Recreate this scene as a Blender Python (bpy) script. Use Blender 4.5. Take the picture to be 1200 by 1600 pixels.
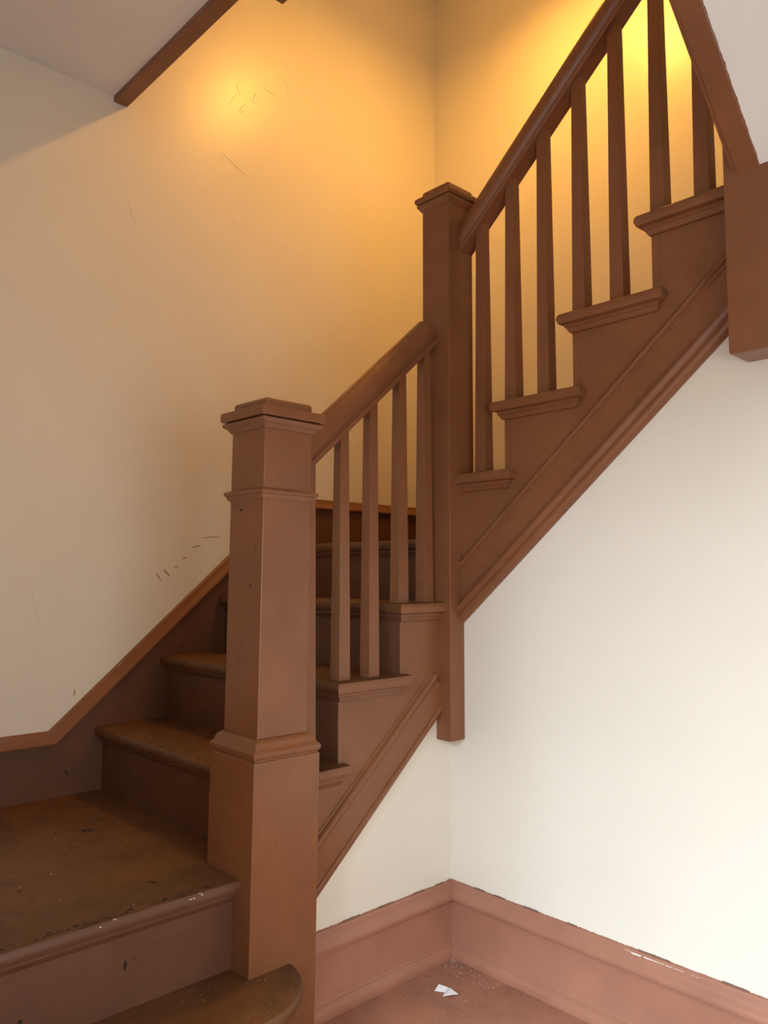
import bpy, math, random
from mathutils import Vector, Matrix, noise
random.seed(7)
scene = bpy.context.scene
for o in list(bpy.data.objects):
    bpy.data.objects.remove(o, do_unlink=True)
COL = scene.collection

# ------------------------------------------------------------------ camera
def make_camera():
    yaw, pit, roll = (math.radians(a) for a in (46.7917, 4.5245, 0.1251))
    F = Vector((-math.sin(yaw)*math.cos(pit), math.cos(yaw)*math.cos(pit), math.sin(pit)))
    R = Vector((math.cos(yaw), math.sin(yaw), 0)); U = R.cross(F)
    R2 = R*math.cos(roll) + U*math.sin(roll); U2 = U*math.cos(roll) - R*math.sin(roll)
    cd = bpy.data.cameras.new('camera'); c = bpy.data.objects.new('camera', cd); COL.objects.link(c)
    cd.sensor_fit = 'VERTICAL'; cd.sensor_height = 36; cd.sensor_width = 27
    cd.lens = 1228.85/1600*36; cd.clip_start = 0.02
    m = Matrix((R2, U2, -F)).transposed().to_4x4(); m.translation = Vector((1.608, -1.786, 1.0954))
    c.matrix_world = m
    scene.camera = c
make_camera()

# ------------------------------------------------------------------ world, lights, exposure
w = bpy.data.worlds.new('world'); scene.world = w; w.use_nodes = True
bg = w.node_tree.nodes['Background']; bg.inputs[0].default_value = (0.80, 0.90, 1.0, 1); bg.inputs[1].default_value = 1.8
def area(name, loc, direction, sx, sy, power, color):
    d = bpy.data.lights.new(name, 'AREA'); d.shape = 'RECTANGLE'; d.size = sx; d.size_y = sy
    d.energy = power; d.color = color
    o = bpy.data.objects.new(name, d); COL.objects.link(o); o.location = loc
    o.rotation_euler = Vector(direction).to_track_quat('-Z', 'Y').to_euler()
    return o
# daylight through the open front door at the end of the hall, behind the viewer
XRT = 2.15; YF = -3.0
DOOR_X0, DOOR_X1, DOOR_Z1 = 0.72, 1.85, 2.10
area('door_daylight', (1.2, YF-2.0, 3.5), (0, 1, -0.5), 3.0, 2.2, 1240, (0.73, 0.885, 1.0))
# added fill light at an unseen side opening, lifts the faces turned right
FILL_Y0, FILL_Y1, FILL_Z0, FILL_Z1 = -1.75, -0.85, 0.15, 1.45
area('side_fill_light', (XRT+0.30, (FILL_Y0+FILL_Y1)/2-0.05, (FILL_Z0+FILL_Z1)/2+0.30), (-1, 0.1, -0.6), 1.0, 1.2, 18, (1.0, 0.95, 0.86))
LAMP_LOC = (-0.02, 0.34, 3.62); LAMP_POWER = 16.5; LAMP_GLOW = 190; LAMP_COLOR = (1.0, 0.465, 0.07)
vs = scene.view_settings
vs.view_transform = 'Standard'; vs.look = 'None'; vs.gamma = 1; vs.use_curve_mapping = False; vs.exposure = 0.15

# ------------------------------------------------------------------ materials
def nodes(name):
    m = bpy.data.materials.new(name); m.use_nodes = True
    nt = m.node_tree; b = nt.nodes['Principled BSDF']
    return m, nt, b
def coords(nt, scale=(1, 1, 1)):
    t = nt.nodes.new('ShaderNodeTexCoord'); mp = nt.nodes.new('ShaderNodeMapping')
    g = nt.nodes.new('ShaderNodeNewGeometry')
    mp.inputs['Scale'].default_value = scale
    nt.links.new(g.outputs['Position'], mp.inputs['Vector'])
    return mp.outputs[0]
def noise_node(nt, vec, scale, detail=4, rough=0.55):
    n = nt.nodes.new('ShaderNodeTexNoise'); n.inputs['Scale'].default_value = scale
    n.inputs['Detail'].default_value = detail; n.inputs['Roughness'].default_value = rough
    nt.links.new(vec, n.inputs['Vector']); return n.outputs['Fac']
def ramp(nt, fac, stops):
    r = nt.nodes.new('ShaderNodeValToRGB'); e = r.color_ramp.elements
    while len(e) < len(stops): e.new(0.5)
    for el, (p, c) in zip(e, stops): el.position = p; el.color = (*c, 1)
    nt.links.new(fac, r.inputs[0]); return r.outputs[0]
def mix(nt, fac, a, b):
    m = nt.nodes.new('ShaderNodeMix'); m.data_type = 'RGBA'
    nt.links.new(fac, m.inputs['Factor'])
    for s, v in ((6, a), (7, b)):
        if isinstance(v, tuple): m.inputs[s].default_value = (*v, 1)
        else: nt.links.new(v, m.inputs[s])
    return m.outputs[2]
def bump(nt, b, h, strength, dist=0.002):
    n = nt.nodes.new('ShaderNodeBump'); n.inputs['Strength'].default_value = strength; n.inputs['Distance'].default_value = dist
    nt.links.new(h, n.inputs['Height']); nt.links.new(n.outputs[0], b.inputs['Normal'])

def paint_brown(name, base, rough, grain=(30, 30, 4), dirt=0.0, dirt_col=(0.02, 0.012, 0.008), b_str=0.25):
    m, nt, b = nodes(name)
    v = coords(nt); vg = coords(nt, grain)
    n1 = noise_node(nt, v, 7, 5)
    lo = tuple(c*0.90 for c in base); hi = tuple(c*1.10 for c in base)
    c = ramp(nt, n1, [(0.3, lo), (0.7, hi)])
    if dirt:
        n2 = noise_node(nt, v, 11, 8, 0.7)
        k = ramp(nt, n2, [(0.52, (0, 0, 0)), (0.72, (dirt,)*3)])
        c = mix(nt, k, c, dirt_col)
        n4 = noise_node(nt, v, 75, 3, 0.6)
        k2 = ramp(nt, n4, [(0.70, (0, 0, 0)), (0.76, (dirt,)*3)])
        c = mix(nt, k2, c, dirt_col)
    nt.links.new(c, b.inputs['Base Color'])
    n3 = noise_node(nt, vg, 6, 4)
    r = ramp(nt, n3, [(0.2, (rough*0.85,)*3), (0.8, (min(1, rough*1.2),)*3)])
    nt.links.new(r, b.inputs['Roughness'])
    bump(nt, b, n3, b_str, 0.0015)
    b.inputs['Specular IOR Level'].default_value = 0.42
    return m
BROWN = (0.222, 0.089, 0.038)
M = {}
M['brown'] = paint_brown('brown_gloss_paint', BROWN, 0.30)
M['base'] = paint_brown('brown_baseboard_paint', (0.36, 0.163, 0.105), 0.38, (6, 6, 30))
M['tread'] = paint_brown('worn_tread_paint', (0.128, 0.054, 0.019), 0.46, (8, 8, 8), dirt=0.55)
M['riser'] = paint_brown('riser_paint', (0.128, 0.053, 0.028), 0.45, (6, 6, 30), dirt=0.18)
M['floor'] = paint_brown('brown_floor_paint', (0.35, 0.158, 0.10), 0.45, (4, 18, 8), dirt=0.35, dirt_col=(0.05, 0.035, 0.025))
M['chip'] = paint_brown('chipped_dark_wood', (0.02, 0.010, 0.006), 0.7)
def plaster(name, base, rough, bs=0.3):
    m, nt, b = nodes(name)
    v = coords(nt)
    n1 = noise_node(nt, v, 2.2, 4)
    c = ramp(nt, n1, [(0.3, tuple(x*0.97 for x in base)), (0.7, tuple(min(1, x*1.02) for x in base))])
    nt.links.new(c, b.inputs['Base Color'])
    b.inputs['Roughness'].default_value = rough
    n2 = noise_node(nt, v, 14, 6, 0.6)
    n3 = noise_node(nt, v, 3.0, 2, 0.4)
    ad = nt.nodes.new('ShaderNodeMath'); ad.operation = 'MULTIPLY_ADD'; ad.inputs[1].default_value = 2.0
    nt.links.new(n3, ad.inputs[0]); nt.links.new(n2, ad.inputs[2])
    bump(nt, b, ad.outputs[0], bs, 0.004)
    return m
M['wall'] = plaster('cream_semi_gloss_wall_paint', (0.80, 0.76, 0.66), 0.35, 0.16)
M['white'] = plaster('white_ceiling_paint', (0.84, 0.83, 0.82), 0.6, 0.25)
M['caulk'] = plaster('white_filler', (0.88, 0.87, 0.84), 0.6, 0.3)
M['scuff'] = plaster('grey_scuff', (0.46, 0.37, 0.26), 0.6, 0.1)
M['dent'] = plaster('plaster_ridge', (0.82, 0.78, 0.68), 0.36, 0.1)
M['paper'] = plaster('white_paper', (0.85, 0.86, 0.88), 0.7, 0.1)
M['crumb'] = plaster('plaster_crumb', (0.72, 0.66, 0.58), 0.8, 0.1)
M['dust'] = plaster('grey_dust', (0.11, 0.075, 0.055), 0.95, 0.4)
M['metal'] = plaster('lamp_metal', (0.5, 0.45, 0.38), 0.4, 0.0)
def simple_emit(name, col, s):
    m, nt, b = nodes(name)
    b.inputs['Base Color'].default_value = (*col, 1); b.inputs['Emission Color'].default_value = (*col, 1); b.inputs['Emission Strength'].default_value = s
    return m
M['bulb'] = simple_emit('lamp_bulb_glow', LAMP_COLOR, LAMP_GLOW)
mg, ntg, bgm = nodes('window_glass'); bgm.inputs['Base Color'].default_value = (1, 1, 1, 1); bgm.inputs['Roughness'].default_value = 0.0
bgm.inputs['Transmission Weight'].default_value = 1.0; bgm.inputs['IOR'].default_value = 1.02
M['glass'] = mg

# ------------------------------------------------------------------ mesh helpers
ORG = {}
def origin(o): return ORG.get(o.name, Vector((0, 0, 0))) if o else Vector((0, 0, 0))
def mesh(name, verts, faces, mat, parent=None, smooth=False, bevel=0.0, seg=2):
    g = origin(parent)
    me = bpy.data.meshes.new(name)
    me.from_pydata([tuple(Vector(v)-g) for v in verts], [], faces); me.validate(); me.update()
    import bmesh
    bm = bmesh.new(); bm.from_mesh(me); bmesh.ops.remove_doubles(bm, verts=bm.verts, dist=1e-6)
    bmesh.ops.recalc_face_normals(bm, faces=bm.faces); bm.to_mesh(me); bm.free()
    me.materials.append(M[mat])
    o = bpy.data.objects.new(name, me); COL.objects.link(o); o.parent = parent
    ORG[o.name] = g
    if bevel:
        md = o.modifiers.new('bevel', 'BEVEL'); md.width = bevel; md.segments = seg; md.limit_method = 'ANGLE'; md.angle_limit = math.radians(38)
    if smooth:
        for p in me.polygons: p.use_smooth = True
        if hasattr(me, 'set_sharp_from_angle'): me.set_sharp_from_angle(angle=math.radians(35))
    return o
def empty(name, loc, label, cat, group=None):
    o = bpy.data.objects.new(name, None); COL.objects.link(o); o.location = loc; o.empty_display_size = 0.1
    ORG[o.name] = Vector(loc)
    return tag(o, label, cat, group)
def tag(o, label=None, cat=None, group=None, kind=None):
    if label: o['label'] = label
    if cat: o['category'] = cat
    if group: o['group'] = group
    if kind: o['kind'] = kind
    return o
def box_vf(x0, x1, y0, y1, z0, z1):
    v = [(x, y, z) for z in (z0, z1) for (x, y) in ((x0, y0), (x1, y0), (x1, y1), (x0, y1))]
    f = [(0, 3, 2, 1), (4, 5, 6, 7), (0, 1, 5, 4), (1, 2, 6, 5), (2, 3, 7, 6), (3, 0, 4, 7)]
    return v, f
def box(name, x0, x1, y0, y1, z0, z1, mat, parent=None, bevel=0.0):
    return mesh(name, *box_vf(x0, x1, y0, y1, z0, z1), mat, parent, False, bevel)
def prism(name, poly, a0, a1, mp, mat, parent=None, bevel=0.0):
    """poly: 2D outline; mp(a,u,v)->xyz with a the extrusion axis."""
    n = len(poly)
    v = [mp(a0, *p) for p in poly] + [mp(a1, *p) for p in poly]
    f = [tuple(range(n)), tuple(range(2*n-1, n-1, -1))] + [(i, (i+1) % n, n+(i+1) % n, n+i) for i in range(n)]
    return mesh(name, v, f, mat, parent, False, bevel)
def loft_vf(rings):
    n = len(rings[0]); v = [p for r in rings for p in r]; f = [tuple(range(n-1, -1, -1))]
    for k in range(len(rings)-1):
        for i in range(n): f.append((k*n+i, k*n+(i+1) % n, (k+1)*n+(i+1) % n, (k+1)*n+i))
    f.append(tuple((len(rings)-1)*n+i for i in range(n)))
    return v, f
def loft(name, rings, mat, parent=None, smooth=False, bevel=0.0):
    return mesh(name, *loft_vf(rings), mat, parent, smooth, bevel)
def square_stack(name, cx, cy, prof, mat, parent, bevel=0.0, smooth=False):
    """prof: list of (half width, z)"""
    return loft(name, [[(cx-h, cy-h, z), (cx+h, cy-h, z), (cx+h, cy+h, z), (cx-h, cy+h, z)] for h, z in prof], mat, parent, smooth, bevel)
def sweep(name, path, prof, mp, mat, parent=None, smooth=False, bevel=0.0, jitter=0.0):
    """path: polyline (s,t) in a plane; prof: closed list of (d,e): d out of the plane, e offset to the left of the path; mp(d,s,t)->xyz"""
    P = [Vector(p) for p in path]; rings = []
    for i, p in enumerate(P):
        ns = []
        if i > 0: d = (p-P[i-1]).normalized(); ns.append(Vector((-d.y, d.x)))
        if i < len(P)-1: d = (P[i+1]-p).normalized(); ns.append(Vector((-d.y, d.x)))
        if len(ns) == 1: n = ns[0]
        else:
            n = (ns[0]+ns[1]).normalized(); n = n / n.dot(ns[0])
        rings.append([mp(d, *(p + n*e)) for d, e in prof])
    return loft(name, rings, mat, parent, smooth, bevel)

def edge_paint(o, mat, axis, lim=0.45):
    """second paint on the faces that look along +x / -y (the better kept string side of a tread)"""
    o.data.materials.append(M[mat])
    for p in o.data.polygons:
        if axis == 'x' and p.normal.x > lim: p.material_index = 1
    return o

# maps: plane x = X0 facing +x (s=y, t=z); plane y = Y0 facing -y (s=x, t=z); plane y facing -y at back
def on_x(X0): return lambda d, s, t: (X0+d, s, t)
def on_y(Y0): return lambda d, s, t: (s, Y0-d, t)
def quarter(r, d0, e0, n=5):           # quarter round profile helper, from (d0+r,e0) curving to (d0,e0-r)
    return [(d0+r*math.cos(a), e0-r+r*math.sin(a)) for a in [math.pi/2*k/n for k in range(n, -1, -1)]]

# ------------------------------------------------------------------ levels and lines (metres)
XW = -0.93      # left wall face
YB = 0.93       # back wall face
ZT = [0.604, 0.815, 1.014]            # lower flight treads
YR = [-0.668, -0.443, -0.218, 0.010]  # their riser faces (last: landing)
ZL = 1.205                            # landing
ZU = [1.393, 1.590, 1.792, 1.986, 2.185]
XR = [-0.013, 0.218, 0.449, 0.681, 0.912]
ZP, ZS = 0.402, 0.200
NOSE = 0.029
ZC = 2.742      # ceiling over the entry
ZTOP = 4.05
SL = 0.875      # pitch of strings

# ------------------------------------------------------------------ setting
def struct(o, label=None, cat=None): return tag(o, label, cat, kind='structure')

floor = struct(box('floor', XW, XRT, YF, 0.0, -0.05, 0.0, 'floor'), 'brown painted hall floor with dusty corner below the stairs', 'floor')
struct(box('wall_left', XW-0.1, XW, YF, YB+0.1, -0.05, ZTOP, 'wall'), 'tall scuffed cream wall lit orange beside the lower flight', 'wall')
wall_left = bpy.data.objects['wall_left']
struct(box('wall_back', XW, XRT, YB, YB+0.1, -0.05, ZTOP, 'wall'), 'far orange lit wall behind the upper balusters', 'wall')
# understair walls: plane x=0 (under lower flight) and plane y=0 (under upper flight)
def low_line(y): return 0.734 + SL*y          # bottom of lower string on the wall
def up_line(x): return 0.903 + 0.858*x        # bottom of upper string on the wall
struct(prism('wall_inner_left', [(-0.60, -0.05), (0.05, -0.05), (0.05, low_line(0.05)+0.04), (-0.60, low_line(-0.60)+0.04)], -0.05, 0.0, lambda a, u, v: (a, u, v), 'wall'),
       'small cream wall under the lower flight beside the big newel', 'wall')
struct(prism('wall_inner_right', [(0.0, -0.05), (XRT, -0.05), (XRT, ZC), (1.86, ZC), (1.86, 2.1), (0.98, 2.1), (0.93, up_line(0.93)+0.04), (0.0, up_line(0)+0.04)], 0.0, 0.05, lambda a, u, v: (u, a, v), 'wall'),
       'bright white wall under the upper flight', 'wall')
# room shell behind and beside the camera
def wall_with_hole():
    """front wall with the door opening"""
    y0, y1 = YF-0.12, YF
    out = [(XW-0.1, -0.05), (DOOR_X0, -0.05), (DOOR_X0, DOOR_Z1), (DOOR_X1, DOOR_Z1), (DOOR_X1, -0.05), (XRT+0.1, -0.05), (XRT+0.1, ZTOP), (XW-0.1, ZTOP)]
    n = len(out); v = [(x, y0, z) for x, z in out] + [(x, y1, z) for x, z in out]
    f = [tuple(range(n)), tuple(range(2*n-1, n-1, -1))] + [(i, (i+1) % n, n+(i+1) % n, n+i) for i in range(n)]
    return v, f
def wall_with_opening():
    rv = [(YF, -0.05), (YB+0.1, -0.05), (YB+0.1, ZTOP), (YF, ZTOP)]; v = []; f = []
    for x in (XRT, XRT+0.1):
        v += [(x, a, b) for a, b in rv] + [(x, a, b) for a, b in ((FILL_Y0, FILL_Z0), (FILL_Y1, FILL_Z0), (FILL_Y1, FILL_Z1), (FILL_Y0, FILL_Z1))]
    for o in (0, 8):
        for i in range(4): f.append((o+i, o+(i+1) % 4, o+4+(i+1) % 4, o+4+i))
    for i in range(4):
        f.append((i, (i+1) % 4, 8+(i+1) % 4, 8+i)); f.append((4+i, 4+(i+1) % 4, 12+(i+1) % 4, 12+i))
    return v, f
struct(mesh('wall_front', *wall_with_hole(), 'wall'), 'hall wall with the front door behind the viewer', 'wall')
struct(box('wall_entry_block', XW, 0.56, YF, -1.55, 0.0, ZC, 'wall'), 'unseen wall at the left end of the entry platform, widened to block daylight', 'wall')  # unseen; reaches into the hall to keep daylight off the left side
struct(mesh('wall_right', *wall_with_opening(), 'wall'), 'right wall of the entrance hall', 'wall')
struct(box('wall_upper_bounce', XW, 1.86, -0.79, -0.69, ZC+0.24, ZTOP, 'wall'), 'unseen wall added above the ceiling opening to bounce lamp light', 'wall')  # unseen; added to bounce warm lamp light back down the stairwell
# ceilings
struct(box('ceiling', XW, 0.93, YF, -0.690, ZC, ZC+0.24, 'white'), 'white plaster ceiling over the entry platform', 'ceiling')
struct(box('ceiling_hall', 0.93, XRT, YF, -0.975, ZC, ZC+0.24, 'white'), 'white ceiling over the hall', 'ceiling')
struct(box('ceiling_side', 1.86, XRT, -0.975, 0.0, ZC, ZC+0.24, 'white'), 'white ceiling right of the stair soffit', 'ceiling')
struct(box('ceiling_upper', XW, XRT, YF, YB, ZTOP, ZTOP+0.1, 'white'), 'upper stairwell ceiling', 'ceiling')
struct(box('wall_well', 1.86, 1.94, -0.975, YB, 2.2, ZTOP, 'wall'), 'wall right of the upper stair landing', 'wall')

# unseen opening added in the right wall for the fill light
wn = empty('fill_opening_1', (XRT, FILL_Y0, FILL_Z0), 'unseen low side opening added for fill light', 'window'); wn['kind'] = 'structure'
for (a0, a1, b0, b1) in ((FILL_Y0-0.08, FILL_Y0, FILL_Z0-0.08, FILL_Z1+0.08), (FILL_Y1, FILL_Y1+0.08, FILL_Z0-0.08, FILL_Z1+0.08), (FILL_Y0, FILL_Y1, FILL_Z0-0.08, FILL_Z0), (FILL_Y0, FILL_Y1, FILL_Z1, FILL_Z1+0.08)):
    box('fill_frame', XRT-0.02, XRT, a0, a1, b0, b1, 'brown', wn)
# frame of the open front door
dr = empty('door_1', (DOOR_X0, YF, 0), 'frame of the open front door lighting the hall', 'door'); dr['kind'] = 'structure'
box('door_frame', DOOR_X0-0.09, DOOR_X0, YF, YF+0.02, 0.0, DOOR_Z1+0.09, 'brown', dr)
box('door_frame', DOOR_X1, DOOR_X1+0.09, YF, YF+0.02, 0.0, DOOR_Z1+0.09, 'brown', dr)
box('door_frame', DOOR_X0, DOOR_X1, YF, YF+0.02, DOOR_Z1, DOOR_Z1+0.09, 'brown', dr)

# ------------------------------------------------------------------ baseboards
def base_profile(top=0.200, cap=0.047, shoe=0.026):
    c0 = top-cap
    return [(0, 0.0), (0, top), (0.007, top), (0.0095, top-0.004), (0.0105, top-0.012), (0.015, top-0.022), (0.0215, top-0.028), (0.0255, top-0.034), (0.0265, top-0.040), (0.0255, top-0.0455),
            (0.0215, c0), (0.0060, c0), (0.0060, c0-0.0034), (0.0175, c0-0.0036), (0.0185, c0-0.006), (0.0168, c0-0.008), (0.0165, shoe+0.012), (0.0185, shoe+0.008), (0.0215, shoe+0.006), (0.0215, shoe+0.0035), (0.026, shoe), (0.033, shoe-0.006), (0.036, shoe-0.015), (0.036, 0.0)]
def run_profile(name, prof, s0, s1, mp, mat, parent=None):
    return sweep(name, [(s0, 0), (s1, 0)], prof, mp, mat, parent, True)
bl = struct(run_profile('baseboard_left', base_profile(), -0.60, -0.004, lambda d, s, t: (d, s, t), 'base'), 'short brown moulded baseboard right of the big newel', 'baseboard')
br = struct(run_profile('baseboard_right', base_profile(), 0.004, XRT, lambda d, s, t: (s, -d, t), 'base'), 'long brown moulded baseboard under the bright white wall', 'baseboard')
struct(run_profile('baseboard_hall', base_profile(), YF, -0.03, lambda d, s, t: (XRT-d, s, t), 'base'), 'baseboard of the hall right wall', 'baseboard')
def ragged(name, path, w0, w1, mp, mat, parent, step=0.006, seed=1, thick=0.0012, gap=0.0):
    """an uneven painted strip along a path on a wall; width varies between w0 and w1 to the left of the path"""
    rnd = random.Random(seed); a, b = Vector(path[0]), Vector(path[1]); L = (b-a).length; d = (b-a)/L; n = Vector((-d.y, d.x))
    N = int(L/step); v = []; f = []
    wv = (w0+w1)/2
    for i in range(N+1):
        p = a + d*(L*i/N)
        t = i*step
        wv = w0+(w1-w0)*(0.5+0.5*noise.noise((t*28+seed*7, seed, 0))+0.25*rnd.uniform(-1, 1)); wv = max(min(w0*0.3, w1*1.2), min(max(w0*0.3, w1*1.2), wv))
        q = p + n*wv
        v += [mp(0.0, *p), mp(thick, *p), mp(thick*0.4, *q), mp(0.0, *q)]
    for i in range(N):
        k = 4*i
        f += [(k+1, k+5, k+6, k+2), (k+2, k+6, k+7, k+3), (k, k+3, k+7, k+4), (k, k+4, k+5, k+1)]
    f += [(0, 1, 2, 3), (4*N, 4*N+3, 4*N+2, 4*N+1)]
    return mesh(name, v, f, mat, parent)
ragged('paint_edge', [(-0.60, 0.1995), (-0.002, 0.1995)], 0.0005, 0.0045, on_x(0), 'base', bl, seed=3, step=0.0035)
ragged('paint_edge', [(0.002, 0.1995), (1.4, 0.1995)], 0.0005, 0.004, on_y(0), 'base', br, seed=5, step=0.0035)
for k, (a0, a1) in enumerate(((0.09, 0.13), (0.16, 0.20), (0.26, 0.31), (0.40, 0.43), (0.60, 0.68), (0.80, 0.86))):
    ragged('dirt_line', [(a0, 0.2015), (a1, 0.2015)], 0.0004, 0.003, on_y(-0.0005), 'dust', br, seed=20+k, step=0.003)
for k, (a0, a1) in enumerate(((-0.56, -0.51), (-0.42, -0.36), (-0.30, -0.24), (-0.16, -0.12), (-0.07, -0.04))):
    ragged('dirt_line', [(a0, 0.2015), (a1, 0.2015)], 0.0004, 0.003, on_x(0.0005), 'dust', bl, seed=40+k, step=0.003)
for k, (a0, a1, ww) in enumerate(((0.570, 0.590, 0.002), (0.586, 0.612, 0.0045), (0.618, 0.640, 0.0035), (0.638, 0.668, 0.0025), (0.672, 0.690, 0.0022), (0.694, 0.716, 0.0014), (0.735, 0.741, 0.002), (0.747, 0.751, 0.002))):
    sm = ragged('paint_smear', [(a1, 0.1950), (a0, 0.1950)], 0.0004, ww, on_y(-0.0096), 'caulk', br, seed=90+k, step=0.0012)
    sm['label'] = 'white wall paint smeared on the moulding'

# ------------------------------------------------------------------ entry: bullnose step and platform
def step_outline(off, yend=-1.55, x_in=-0.02):
    """plan outline of the bullnose step, inset by off"""
    pts = [(x_in, yend), (0.248-off, yend), (0.248-off, -0.83)]
    r = 0.192-off; cx, cy = 0.056, -0.83
    for k in range(1, 15):
        a = math.pi/2*k/14
        pts.append((cx+r*math.cos(a), cy+r*math.sin(a)))
    pts += [(x_in, cy+r)]
    return pts
bs = empty('bullnose_step', (0.1, -1.0, 0), 'brown bullnose starting step curving around the foot of the big newel', 'step')
NP = [(0.013, -0.031), (0.004, -0.028), (0.0005, -0.020), (0.0, -0.015), (0.0012, -0.008), (0.005, -0.002), (0.012, 0.0)]
loft('tread', [[(x, y, ZS+z) for x, y in step_outline(o)] for o, z in NP], 'tread', bs, True)
loft('nosing_moulding', [[(x, y, ZS-0.031+z) for x, y in step_outline(o)] for o, z in ((0.031, -0.020), (0.024, -0.016), (0.019, -0.008), (0.016, 0.0))], 'riser', bs, True)
loft('riser', [[(x, y, z) for x, y in step_outline(0.032)] for z in (0.001, ZS-0.031)], 'riser', bs, True)

def tread_rings(x0, x1, y0, y1, z, sides, prof):
    """rectangular tread; sides: which edges carry the nosing, of 'x+','x-','y-','y+'"""
    R = []
    for o, dz in prof:
        a0 = x0+(o if 'x-' in sides else 0); a1 = x1-(o if 'x+' in sides else 0)
        b0 = y0+(o if 'y-' in sides else 0); b1 = y1-(o if 'y+' in sides else 0)
        R.append([(a0, b0, z+dz), (a1, b0, z+dz), (a1, b1, z+dz), (a0, b1, z+dz)])
    return R
COVE = [(0.030, -0.053), (0.026, -0.052), (0.0225, -0.047), (0.020, -0.041), (0.0165, -0.039), (0.0165, -0.0305)]
def COVE_AT(o): return [(max(0, a), z) for a, z in COVE]
PL = empty('stair_platform', (XW+0.4, -1.1, 0), 'wide worn brown platform step at lower left with chipped nosing', 'platform')
edge_paint(loft('tread', tread_rings(XW, 0.041, -1.55, -0.64, ZP, ('x+',), NP), 'tread', PL, True), 'riser', 'x')
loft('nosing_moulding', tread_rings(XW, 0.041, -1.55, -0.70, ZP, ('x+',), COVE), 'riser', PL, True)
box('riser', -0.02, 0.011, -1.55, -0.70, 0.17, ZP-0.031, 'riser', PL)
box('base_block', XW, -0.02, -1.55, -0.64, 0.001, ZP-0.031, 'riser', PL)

# ------------------------------------------------------------------ lower flight
LF = empty('lower_stair_flight', (-0.45, -0.4, 0), 'dark brown lower flight climbing along the cream wall behind the big newel', 'stairs')
SX = 0.006       # lower string face
for i, z in enumerate(ZT):
    yb = YR[i+1]
    edge_paint(loft('tread', tread_rings(XW+0.016, SX+0.034, YR[i]-NOSE, yb+0.018, z, ('y-', 'x+'), NP), 'tread', LF, True), 'brown', 'x')
    # visible nosing moulding below tread: front and return
    edge_paint(loft('nosing_moulding', tread_rings(XW+0.016, SX+0.034, YR[i]-NOSE, yb+0.004, z, ('y-', 'x+'), COVE), 'riser', LF, True), 'brown', 'x', 0.2)
zprev = [ZP]+ZT
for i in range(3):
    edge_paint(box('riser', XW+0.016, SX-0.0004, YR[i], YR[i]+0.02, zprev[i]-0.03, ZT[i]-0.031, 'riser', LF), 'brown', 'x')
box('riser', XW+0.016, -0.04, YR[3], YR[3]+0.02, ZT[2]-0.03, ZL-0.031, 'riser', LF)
# cut string, lower
def lbot(y): return low_line(y)+0.008
poly = [(-0.60, lbot(-0.60)), (0.0, lbot(0.0)), (0.0, ZT[2]-0.031), (YR[2]+0.02, ZT[2]-0.031), (YR[2]+0.02, ZT[1]-0.031), (YR[1]+0.02, ZT[1]-0.031), (YR[1]+0.02, ZT[0]-0.031), (-0.60, ZT[0]-0.031)]
prism('string', poly, -0.025, SX, lambda a, u, v: (a, u, v), 'brown', LF, 0.0012)
cs = 1/math.sqrt(1+SL*SL)
def band_path(z0, y0=-0.60, y1=-0.03): return [(y0, z0+SL*y0), (y1, z0+SL*y1)]
# (vertical heights at y=0; sweep offsets are perpendicular)
BAND = [(0, 0.0), (0.015, 0.0), (0.015, 0.066), (0.0175, 0.069), (0.0215, 0.074), (0.0225, 0.079), (0.0205, 0.084), (0.016, 0.087), (0.010, 0.0885), (0.008, 0.093), (0.0, 0.095)]
sweep('string_band', band_path(0.766), BAND, on_x(0.0), 'brown', LF, True)
MOUL_S = [(0, 0), (0.006, 0.0), (0.016, 0.004), (0.0215, 0.012), (0.0215, 0.018), (0.018, 0.0225), (0, 0.0225)]
sweep('string_moulding', band_path(0.737), MOUL_S, on_x(0.0), 'brown', LF, True)
ck = ragged('filler_line', [(-0.052, 0.739-SL*0.052), (-0.595, 0.739-SL*0.595)], 0.003, 0.011, on_x(0), 'caulk', LF, seed=12)
ck['label'] = 'white filler along the underside of the string'
# wall skirt with moulded cap on the left wall
TR = empty('trim_1', (XW, -0.4, ZP), 'brown moulded skirting climbing the cream wall beside the lower steps', 'skirting'); TR['kind'] = 'structure'
CAPL = [(-1.55, 0.606), (-0.837, 0.606), (0.070, 1.401), (YB, 1.401)]
skirt = [(-1.55, ZP-0.02), (-0.64, ZP-0.02), (0.02, 1.0), (0.05, ZL-0.02), (YB, ZL-0.02), (YB, 1.39), (0.07, 1.39), (-0.837, 0.597), (-1.55, 0.597)]
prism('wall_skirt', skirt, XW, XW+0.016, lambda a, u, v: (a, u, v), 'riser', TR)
CAP = [(0, 0.0), (0.010, 0.0), (0.015, -0.004), (0.017, -0.012), (0.022, -0.022), (0.028, -0.030), (0.0305, -0.036), (0.029, -0.041), (0.022, -0.043), (0.0, -0.043)]
sweep('skirt_cap', CAPL, CAP, on_x(XW), 'brown', TR, True)

# ------------------------------------------------------------------ quarter landing
QL = empty('quarter_landing', (-0.45, 0.5, ZL), 'square quarter landing in the corner seen through the lower balusters', 'landing')
loft('tread', tread_rings(XW+0.016, -0.002, YR[3]-NOSE, YB, ZL, ('y-',), NP), 'tread', QL, True)
loft('nosing_moulding', tread_rings(XW+0.016, -0.045, YR[3]-NOSE, YB, ZL, ('y-',), COVE), 'riser', QL, True)
box('landing_skirt', XW+0.017, -0.1, YB-0.016, YB, ZL, ZL+0.185, 'riser', QL)
sweep('skirt_cap', [(XW, 1.401), (-0.10, 1.401)], CAP, lambda d, s, t: (s, YB-d, t), 'brown', QL, True)

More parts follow.
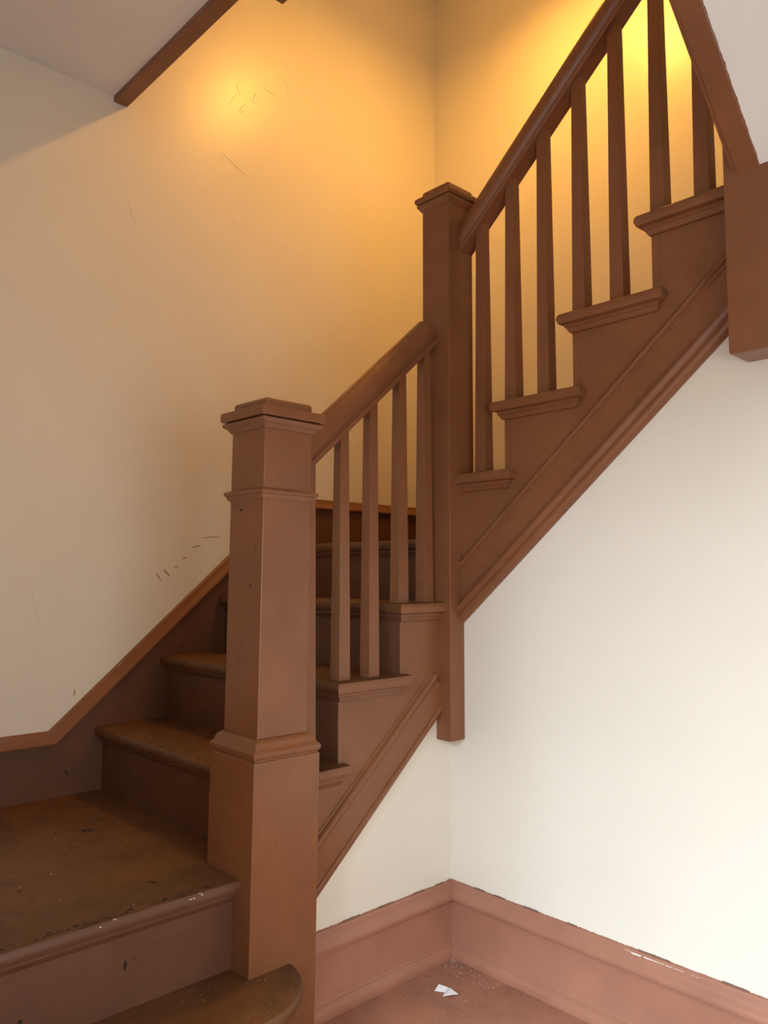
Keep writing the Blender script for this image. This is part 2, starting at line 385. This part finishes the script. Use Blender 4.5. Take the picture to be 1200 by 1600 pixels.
# ------------------------------------------------------------------ upper flight
UF = empty('upper_stair_flight', (0.45, 0.45, 0), 'brown upper flight climbing to the right above the white wall', 'stairs')
SY = -0.006
for i in range(4):
    loft('tread', tread_rings(XR[i]-NOSE, XR[i+1]+0.040, SY-0.034, YB, ZU[i], ('x-', 'y-', 'x+'), NP), 'brown', UF, True)
    loft('nosing_moulding', tread_rings(XR[i]-NOSE, XR[i+1]+0.040, SY-0.034, YB, ZU[i], ('x-', 'y-', 'x+'), COVE), 'brown', UF, True)
zp = [ZL]+ZU
for i in range(4):
    box('riser', XR[i], XR[i]+0.02, SY+0.0004, YB, zp[i]-0.03, ZU[i]-0.031, 'brown', UF)
box('riser', XR[4], XR[4]+0.02, 0.03, YB, ZU[3]-0.03, ZU[4]-0.031, 'brown', UF)
def ubot(x): return up_line(x)+0.010
poly = [(0.0, ubot(0.0)), (0.93, ubot(0.93)), (0.93, ZU[3]-0.031), (XR[3]+0.02, ZU[3]-0.031), (XR[3]+0.02, ZU[2]-0.031), (XR[2]+0.02, ZU[2]-0.031), (XR[2]+0.02, ZU[1]-0.031), (XR[1]+0.02, ZU[1]-0.031), (XR[1]+0.02, ZU[0]-0.031), (0.0, ZU[0]-0.031)]
prism('string', poly, SY, 0.025, lambda a, u, v: (u, a, v), 'brown', UF, 0.0012)
US = 0.858
def up_path(z0, x0=0.03, x1=0.93): return [(x0, z0+US*x0), (x1, z0+US*x1)]
BEAD = [(0.004, 0.0), (0.009, 0.001), (0.0125, 0.004), (0.0130, 0.008), (0.0115, 0.012), (0.015, 0.0135), (0.0185, 0.017), (0.0185, 0.0205), (0.0155, 0.024), (0.010, 0.026), (0.004, 0.0265)]
sweep('string_bead', up_path(1.056), BEAD, on_y(0.0), 'brown', UF, True)
sweep('string_band', up_path(0.964), [(0, 0), (0.0105, 0), (0.0105, 0.071), (0.0, 0.071)], on_y(0.0), 'brown', UF, False)
MOUL = [(0, 0), (0.008, 0.0), (0.017, 0.0025), (0.022, 0.008), (0.0235, 0.015), (0.0215, 0.021), (0.0195, 0.024), (0.0235, 0.028), (0.027, 0.034), (0.0275, 0.039), (0.025, 0.043), (0.018, 0.0455), (0.0, 0.0455)]
sweep('string_moulding', up_path(0.904), MOUL, on_y(0.0), 'brown', UF, True)

# ------------------------------------------------------------------ newel posts
def newel_start():
    cx, cy, hb, hs = -0.0135, -0.6675, 0.0945, 0.0718
    t = empty('newel_post', (cx, cy, 0), 'large square starting newel post with stepped cap standing on the bullnose step', 'newel post')
    square_stack('base', cx, cy, [(hb, 0.001), (hb, 0.668)], 'brown', t, 0.002)
    square_stack('base_moulding', cx, cy, [(hb-0.004, 0.668), (hb-0.004, 0.6715), (hb-0.0005, 0.674), (hb+0.002, 0.680), (hb+0.0015, 0.687), (hb-0.004, 0.693), (hb-0.0065, 0.696), (hb-0.0085, 0.704), (hb-0.015, 0.712), (hs, 0.716)], 'brown', t, smooth=True)
    square_stack('shaft', cx, cy, [(hs, 0.700), (hs-0.0008, 1.452)], 'brown', t, 0.002)
    square_stack('collar_moulding', cx, cy, [(hs, 1.272), (hs+0.003, 1.2745), (hs+0.0065, 1.280), (hs+0.0075, 1.285), (hs+0.011, 1.287), (hs+0.0125, 1.291), (hs+0.011, 1.2955), (hs+0.004, 1.299), (hs, 1.300)], 'brown', t, smooth=True)
    cap = square_stack('cap', cx, cy, [(hs+0.004, 1.469), (hs+0.0195, 1.4715), (hs+0.0215, 1.4735), (hs+0.0215, 1.491), (hs+0.0195, 1.4945), (hs, 1.495)], 'brown', t, smooth=True)
    square_stack('cap_moulding', cx, cy, [(hs, 1.443), (hs+0.003, 1.4445), (hs+0.006, 1.450), (hs+0.0115, 1.4555), (hs+0.0165, 1.459), (hs+0.018, 1.462), (hs+0.018, 1.4665), (hs+0.0125, 1.469)], 'brown', cap, smooth=True)
    square_stack('top_block', cx, cy, [(hs-0.002, 1.494), (hs-0.002, 1.511), (hs-0.004, 1.516), (hs-0.009, 1.519)], 'brown', cap, 0.003)
    t.rotation_euler = (-0.0077, 0.0072, 0)
    return t
NS = newel_start()
def newel_plain(cx, cy, h, z0, z1, label, cap=True, chamfer=False):
    t = empty('newel_post', (cx, cy, z0), label, 'newel post')
    square_stack('shaft', cx, cy, [(h, z0), (h, z1)], 'brown', t, 0.002)
    if cap:
        c = square_stack('cap', cx, cy, [(h+0.003, z1+0.022), (h+0.0145, z1+0.024), (h+0.0175, z1+0.029), (h+0.0175, z1+0.038), (h+0.0145, z1+0.043), (h, z1+0.045)], 'brown', t, smooth=True)
        square_stack('cap_moulding', cx, cy, [(h, z1-0.002), (h+0.003, z1), (h+0.006, z1+0.006), (h+0.0105, z1+0.011), (h+0.0125, z1+0.014), (h+0.0125, z1+0.019), (h+0.008, z1+0.022)], 'brown', c, smooth=True)
        square_stack('top_block', cx, cy, [(h+0.0005, z1+0.044), (h+0.0005, z1+0.058), (h-0.002, z1+0.064), (h-0.008, z1+0.067)], 'brown', c, 0.003)
    return t
N2 = newel_plain(0.0005, -0.0065, 0.0548, 0.613, 2.229, 'slim square newel post with cap at the turn between the two flights')
N3 = newel_plain(0.956, -0.038, 0.0565, 1.578, 3.25, 'square newel post hanging at the right edge below the sloped board', cap=False)
square_stack('bottom_plate', 0.956, -0.038, [(0.050, 1.572), (0.054, 1.573), (0.0565, 1.578)], 'brown', N3)
N4 = newel_plain(-0.011, -0.650, 0.05, 2.645, 3.6, 'dark pendant newel foot poking down at the top edge', cap=False)
square_stack('bottom_plate', -0.011, -0.650, [(0.040, 2.636), (0.044, 2.637), (0.046, 2.645)], 'brown', N4)

# ------------------------------------------------------------------ railings
def rail_profile(wd=0.031):
    # (lateral, perpendicular height), from bottom upwards
    r = [(-wd*0.86, 0.0), (wd*0.86, 0.0), (wd*0.92, 0.003), (wd*0.92, 0.013), (wd*0.86, 0.0145), (wd*0.74, 0.0155), (wd*0.74, 0.0185), (wd*0.92, 0.025), (wd*1.02, 0.033), (wd*1.04, 0.042), (wd*1.0, 0.053), (wd*0.86, 0.065), (wd*0.55, 0.075), (wd*0.2, 0.0795)]
    return r + [(-a, b) for a, b in r[:1:-1]]
def taper(name, cx, cy, hb, ht, z0, z1, parent, slope_dir=None):
    """square tapered baluster; its top is cut to the rake of the rail: slope_dir=(sx,sy)"""
    def top(x, y):
        return z1 + (slope_dir[0]*(x-cx)+slope_dir[1]*(y-cy) if slope_dir else 0)
    q = ((-1, -1), (1, -1), (1, 1), (-1, 1))
    r0 = [(cx+hb*a, cy+hb*b, z0) for a, b in q]; r1 = [(cx+ht*a, cy+ht*b, top(cx+ht*a, cy+ht*b)) for a, b in q]
    return loft(name, [r0, r1], 'brown', parent, False, 0.0012)
def lr_bot(y): return 1.852+0.896*y
def ur_bot(x): return 2.036+0.878*x
LR = empty('lower_stair_railing', (-0.02, -0.35, 0.8), 'short sloping handrail with tapered balusters between the two newels', 'railing')
sweep('handrail', [(-0.606, lr_bot(-0.606)), (-0.058, lr_bot(-0.058))], rail_profile(), lambda d, s, t: (-0.018+d, s, t), 'brown', LR, True)
for yn, z in ((-0.551, ZT[0]), (-0.437, ZT[1]), (-0.331, ZT[1]), (-0.217, ZT[2]), (-0.113, ZT[2])):
    cy = yn+0.0195
    taper('baluster', -0.0185, cy, 0.0195, 0.0145, z-0.001, lr_bot(cy)+0.006, LR, (0, 0.896))
UR = empty('upper_stair_railing', (0.45, 0.02, 1.5), 'long steep handrail with tapered balusters above the upper flight', 'railing')
sweep('handrail', [(0.050, ur_bot(0.050)), (0.905, ur_bot(0.905))], rail_profile(), lambda d, s, t: (s, 0.018+d, t), 'brown', UR, True)
for i, xl in enumerate((0.115, 0.2285, 0.3415, 0.459, 0.572, 0.689, 0.802)):
    cx = xl+0.0195-0.016; z = ZU[(i+1)//2]
    taper('baluster', cx+0.003, 0.0185, 0.0195, 0.0145, z-0.001, ur_bot(cx)+0.006, UR, (0.878, 0))

# ------------------------------------------------------------------ flight above: string board, soffit, opening trim
S3 = 0.925
def s3(y): return 1.968 + S3*(-0.0945-y)
AF = empty('overhead_stair_string', (0.95, -0.095, 1.97), 'sloped brown board under the flight above at upper right', 'stair string')
def rake(name, x0, x1, y0, y1, dz0, dz1, mat, parent):
    return prism(name, [(y0, s3(y0)+dz0), (y1, s3(y1)+dz0), (y1, s3(y1)+dz1), (y0, s3(y0)+dz1)], x0, x1, lambda a, u, v: (a, u, v), mat, parent)
rake('string_board', 0.930, 0.976, -0.0945, -0.93, 0.0, 0.34, 'brown', AF)
rake('edge_bead', 0.920, 0.930, -0.0945, -0.93, 0.006, 0.020, 'brown', AF)
rake('string_face', 0.924, 0.930, -0.0945, -0.93, 0.026, 0.34, 'brown', AF)
SO = tag(rake('stair_soffit', 0.976, 1.86, 0.0, -0.945, 0.003, 0.05, 'white', None), 'white plaster underside of the flight above at upper right corner', 'soffit')
def soffit_edge():
    v = []; f = []; N = 110; rnd = random.Random(4)
    for i in range(N+1):
        y = -0.0945-0.5*i/N; z = s3(y)
        ww = 0.0015+0.0035*abs(noise.noise((i*0.35, 2.2, 0)))+rnd.uniform(0, 0.0012)
        v += [(0.975, y, z-0.0006), (0.976+ww, y, z+0.0022), (0.975, y, z+0.004)]
    for i in range(N):
        k = 3*i
        for a, b in ((0, 1), (1, 2), (2, 0)): f.append((k+a, k+b, k+3+b, k+3+a))
    f += [(0, 1, 2), (3*N, 3*N+2, 3*N+1)]
    mesh('paint_edge', v, f, 'brown', AF)
soffit_edge()
OT = empty('opening_trim', (-0.45, -0.66, 2.72), 'dark brown trim board along the ceiling opening at upper left', 'trim')
box('trim_board', XW, 0.9, -0.690, -0.640, 2.722, 2.99, 'brown', OT, 0.003)

# ------------------------------------------------------------------ stairwell ceiling lamp (above the frame)
def lamp():
    x, y, z = LAMP_LOC
    t = empty('ceiling_lamp', (x, y, ZTOP), 'warm ceiling lamp high in the stairwell', 'lamp')
    def disc(name, prof, mat, n=24):
        loft(name, [[(x+r*math.cos(2*math.pi*k/n), y+r*math.sin(2*math.pi*k/n), zz) for k in range(n)] for r, zz in prof], mat, t, True)
    disc('canopy', [(0.07, ZTOP), (0.07, ZTOP-0.02), (0.02, ZTOP-0.035)], 'metal')
    disc('stem', [(0.012, ZTOP-0.03), (0.012, z+0.07)], 'metal')
    disc('shade', [(0.03, z+0.10), (0.07, z+0.075), (0.10, z+0.045), (0.097, z+0.045), (0.066, z+0.070), (0.028, z+0.09)], 'metal')
    disc('bulb', [(0.03*math.sin(math.pi*(0.04+0.92*k/10)), z+0.005-0.03*math.cos(math.pi*(0.04+0.92*k/10))) for k in range(11)], 'bulb')
    d = bpy.data.lights.new('lamp_light', 'AREA'); d.shape = 'DISK'; d.size = 0.10; d.energy = LAMP_POWER; d.color = LAMP_COLOR
    o = bpy.data.objects.new('lamp_light', d); COL.objects.link(o); o.parent = t; o.location = (0, 0, z-0.03-ZTOP)
lamp()

# ------------------------------------------------------------------ small things: paper scrap, crumbs, scuffs, chips
def paper():
    v = [(0.124, -0.206, 0.004), (0.118, -0.182, 0.010), (0.140, -0.172, 0.007), (0.147, -0.190, 0.003), (0.158, -0.178, 0.012), (0.180, -0.176, 0.006), (0.176, -0.196, 0.010), (0.156, -0.208, 0.003)]
    f = [(0, 3, 1), (1, 3, 2), (3, 7, 4), (4, 7, 6), (4, 6, 5), (3, 4, 2)]
    o = mesh('paper_scrap', [(a, b, c-0.002) for a, b, c in v], f, 'paper')
    md = o.modifiers.new('solid', 'SOLIDIFY'); md.thickness = 0.0012; md.offset = 1
    tag(o, 'small crumpled white paper scrap on the brown floor', 'paper scrap')
paper()
def crumbs(name, spots, label, mat, cat='debris'):
    rnd = random.Random(21); v = []; f = []
    for (x, y, z, s) in spots:
        k = len(v); a = rnd.uniform(0, 6.28); e = rnd.uniform(0.5, 1.0)
        for q in range(4):
            v.append((x+s*math.cos(a+q*1.57)*(e if q % 2 else 1), y+s*math.sin(a+q*1.57)*(e if q % 2 else 1), z))
        v.append((x, y, z+s*0.7))
        f += [(k+q, k+(q+1) % 4, k+4) for q in range(4)] + [(k+3, k+2, k+1, k)]
    o = mesh(name, v, f, mat); return tag(o, label, cat, kind='stuff')
rnd = random.Random(3)
sp = []
for k in range(150):
    a = rnd.random()**2; sp.append((0.04+a*0.55*rnd.random(), -0.04-a*0.6*rnd.random(), 0.0, rnd.uniform(0.0006, 0.0017)))
for k in range(60): sp.append((rnd.uniform(0.05, 0.22), -rnd.uniform(0.042, 0.10), 0, rnd.uniform(0.0006, 0.0015)))
crumbs('plaster_crumbs', sp, 'pale plaster crumbs scattered on the floor by the corner', 'crumb')
sp = []
for k in range(70): sp.append((0.04+abs(rnd.gauss(0, 0.05)), -0.04-abs(rnd.gauss(0, 0.05)), 0, rnd.uniform(0.001, 0.0035)))
crumbs('dust_clumps', sp, 'dark dust clumps gathered in the floor corner', 'dust')
sp = []
for k in range(34): sp.append((rnd.uniform(-0.85, 0.02), rnd.uniform(-1.2, -0.70), ZP, rnd.uniform(0.0007, 0.0022)))
for k in range(9): sp.append((rnd.uniform(-0.85, -0.15), rnd.uniform(-0.68, -0.47), ZT[0], rnd.uniform(0.0007, 0.002)))
for k in range(22): sp.append((rnd.uniform(0.02, 0.22), rnd.uniform(-1.0, -0.70), ZS, rnd.uniform(0.0006, 0.0017)))
crumbs('stair_crumbs', sp, 'tiny pale crumbs lying on the lower steps', 'crumb')

def blob(name, mp, s, t, ls, lt, ang, mat, parent, h=0.0008, n=10, bend=0.0):
    """thin raised or stained mark on a plane: centre (s,t), half length ls, half width lt"""
    rs = random.Random(int(abs(s*1000)+abs(t*777))); ca, sa = math.cos(ang), math.sin(ang); ring = []
    for k in range(n):
        a = 2*math.pi*k/n; u = ls*math.cos(a)*rs.uniform(0.8, 1.1); v_ = lt*math.sin(a)*rs.uniform(0.7, 1.2) + bend*(u/ls)**2
        ring.append((s+u*ca-v_*sa, t+u*sa+v_*ca))
    v = [mp(0.0, *p) for p in ring] + [mp(h, s+(p[0]-s)*0.75, t+(p[1]-t)*0.75) for p in ring]
    f = [tuple(range(n)), tuple(range(n, 2*n))] + [(i, (i+1) % n, n+(i+1) % n, n+i) for i in range(n)]
    return mesh(name, v, f, mat, parent)
WL = on_x(XW)
for (s, t, ls, lt, a, b) in ((-0.477, 1.085, 0.017, 0.0035, -0.95, 0), (-0.448, 1.099, 0.019, 0.005, -0.75, 0), (-0.409, 1.119, 0.010, 0.003, 0.1, 0), (-0.379, 1.151, 0.012, 0.0035, 0.2, 0), (-0.332, 1.194, 0.020, 0.0035, 0.25, 0), (-0.275, 1.230, 0.040, 0.0022, 0.08, -0.003), (-0.758, 0.716, 0.003, 0.010, 0, 0)):
    blob('scuff_mark', WL, s, t, ls, lt, a, 'scuff', wall_left, 0.0004, 12, b)
for (s, t, ls, lt, a, b) in ((-0.047, 3.043, 0.040, 0.003, -0.25, 0.008), (-0.191, 2.987, 0.026, 0.003, -1.25, 0.004), (0.034, 3.203, 0.014, 0.003, -1.3, 0.0), (-0.169, 2.917, 0.028, 0.008, 0.9, 0), (-0.109, 2.984, 0.028, 0.010, 1.2, 0.006), (-0.212, 2.940, 0.03, 0.003, 1.0, 0), (0.045, 3.100, 0.035, 0.003, -1.2, -0.01),
                             (-0.741, 2.620, 0.016, 0.003, 1.45, 0), (-0.198, 2.676, 0.075, 0.002, -0.42, 0), (-0.239, 2.223, 0.030, 0.003, 0.4, 0), (-0.632, 2.429, 0.012, 0.004, 0.3, 0), (-0.612, 2.349, 0.055, 0.0015, -1.2, 0), (-0.296, 2.464, 0.013, 0.006, -0.6, 0), (-0.194, 2.445, 0.010, 0.004, -0.7, 0), (-0.445, 2.471, 0.010, 0.003, 1.4, 0),
                             (-0.474, 1.157, 0.032, 0.003, 0.3, 0), (-0.804, 1.058, 0.024, 0.003, 0.3, -0.006), (-0.891, 0.993, 0.075, 0.0013, -1.35, 0.008), (-0.868, 0.918, 0.020, 0.0013, -0.5, 0.003), (-0.757, 1.572, 0.012, 0.003, 0.2, 0), (-0.542, 1.596, 0.016, 0.006, 0.4, 0), (-0.286, 1.366, 0.010, 0.005, 0.2, 0)):
    blob('plaster_ridge', WL, s, t, ls, lt, a, 'dent', wall_left, 0.0016, 12, b)
blob('plaster_ridge', on_y(0.0), 0.335, 1.005, 0.05, 0.0016, 0.55, 'dent', bpy.data.objects['wall_inner_right'], 0.0012, 12, 0.010)

# paint chips on the stair parts
def chips(parent, mp, items):
    for (s, t, ls, lt, a) in items: blob('paint_chip', mp, s, t, ls, lt, a, 'chip', parent, 0.0004, 9)
chips(PL, on_x(0.0112), ((-1.016, 0.290, 0.011, 0.004, 1.5), (-0.996, 0.299, 0.006, 0.0015, 1.3), (-0.949, 0.312, 0.002, 0.002, 0), (-1.223, 0.254, 0.005, 0.005, 0.5)))
chips(PL, lambda d, s, t: (s, t, ZP+d), ((-0.538, -0.872, 0.018, 0.012, 0.3), (-0.60, -0.80, 0.005, 0.004, 0), (-0.585, -0.835, 0.005, 0.004, 0), (-0.235, -1.147, 0.007, 0.005, 0.9), (-0.50, -0.80, 0.004, 0.003, 0), (-0.085, -0.91, 0.012, 0.004, 0.5), (-0.42, -0.80, 0.005, 0.004, 0)))
def nosing_wear():
    """worn patches where feet have broken the paint along the nosings"""
    rs = random.Random(31)
    for k in range(46):
        y = -0.80-0.50*rs.random()**0.8; x = 0.029-abs(rs.gauss(0, 0.010))
        blob('paint_chip', lambda d, s, t: (s, t, ZP+d), x, y, rs.uniform(0.003, 0.010), rs.uniform(0.0012, 0.003), 1.57+rs.uniform(-0.3, 0.3), 'chip', PL, 0.0004, 7)
    for k in range(6):
        y = -1.22+0.40*rs.random(); a = rs.uniform(0.2, 1.1)
        blob('paint_chip', lambda d, s, t: (0.041-0.010*(1-math.cos(t))+0.0005, s, ZP-0.010+0.009*math.sin(t)), y, a, rs.uniform(0.002, 0.006), 0.12, 0, 'crumb', PL, 0.0004, 6)
    for i, x0, x1, n in ((0, -0.85, -0.20, 26), (1, -0.85, -0.35, 14)):
        for k in range(n):
            x = rs.uniform(x0, x1)
            blob('paint_chip', lambda d, s, t: (s, t, ZT[i]+d), x, YR[i]-NOSE+0.012+abs(rs.gauss(0, 0.006)), rs.uniform(0.003, 0.010), rs.uniform(0.001, 0.0025), rs.uniform(-0.3, 0.3), 'chip', LF, 0.0004, 7)
nosing_wear()
chips(NS, on_y(-0.6675-0.0715), ((-0.036, 1.250, 0.006, 0.0028, 0.4), (0.013, 1.066, 0.006, 0.0018, 1.3), (-0.068, 1.263, 0.0025, 0.002, 0)))
chips(NS, on_x(-0.0135+0.0715), ((-0.725, 0.95, 0.0012, 0.0012, 0), (-0.66, 1.13, 0.0015, 0.0012, 0)))
chips(LF, on_y(YR[1]), ((-0.737, 0.704, 0.005, 0.005, 0.3),))
chips(TR, on_x(XW+0.016), ((-0.783, 0.473, 0.011, 0.003, -1.0), (-0.815, 0.510, 0.005, 0.001, -1.2), (-0.437, 0.844, 0.008, 0.0014, 1.5), (-0.391, 0.841, 0.006, 0.003, 0.7)))
def scratches():
    rs = random.Random(8)
    for k in range(12):
        s = rs.uniform(-0.62, -0.50); t = 0.885+(s+0.56)*0.87-rs.uniform(0.02, 0.10)
        blob('scratch', on_x(XW+0.016), s, t, rs.uniform(0.004, 0.014), 0.0007, rs.uniform(0.8, 1.3), 'crumb', TR, 0.0003, 6)
    for k in range(8):
        s = rs.uniform(-0.40, -0.24); t = 1.03+(s+0.32)*0.87+rs.uniform(-0.02, 0.01)
        blob('scratch', on_x(XW+0.016), s, t, rs.uniform(0.003, 0.008), 0.0008, rs.uniform(0.4, 1.3), 'crumb', TR, 0.0003, 6)
scratches()
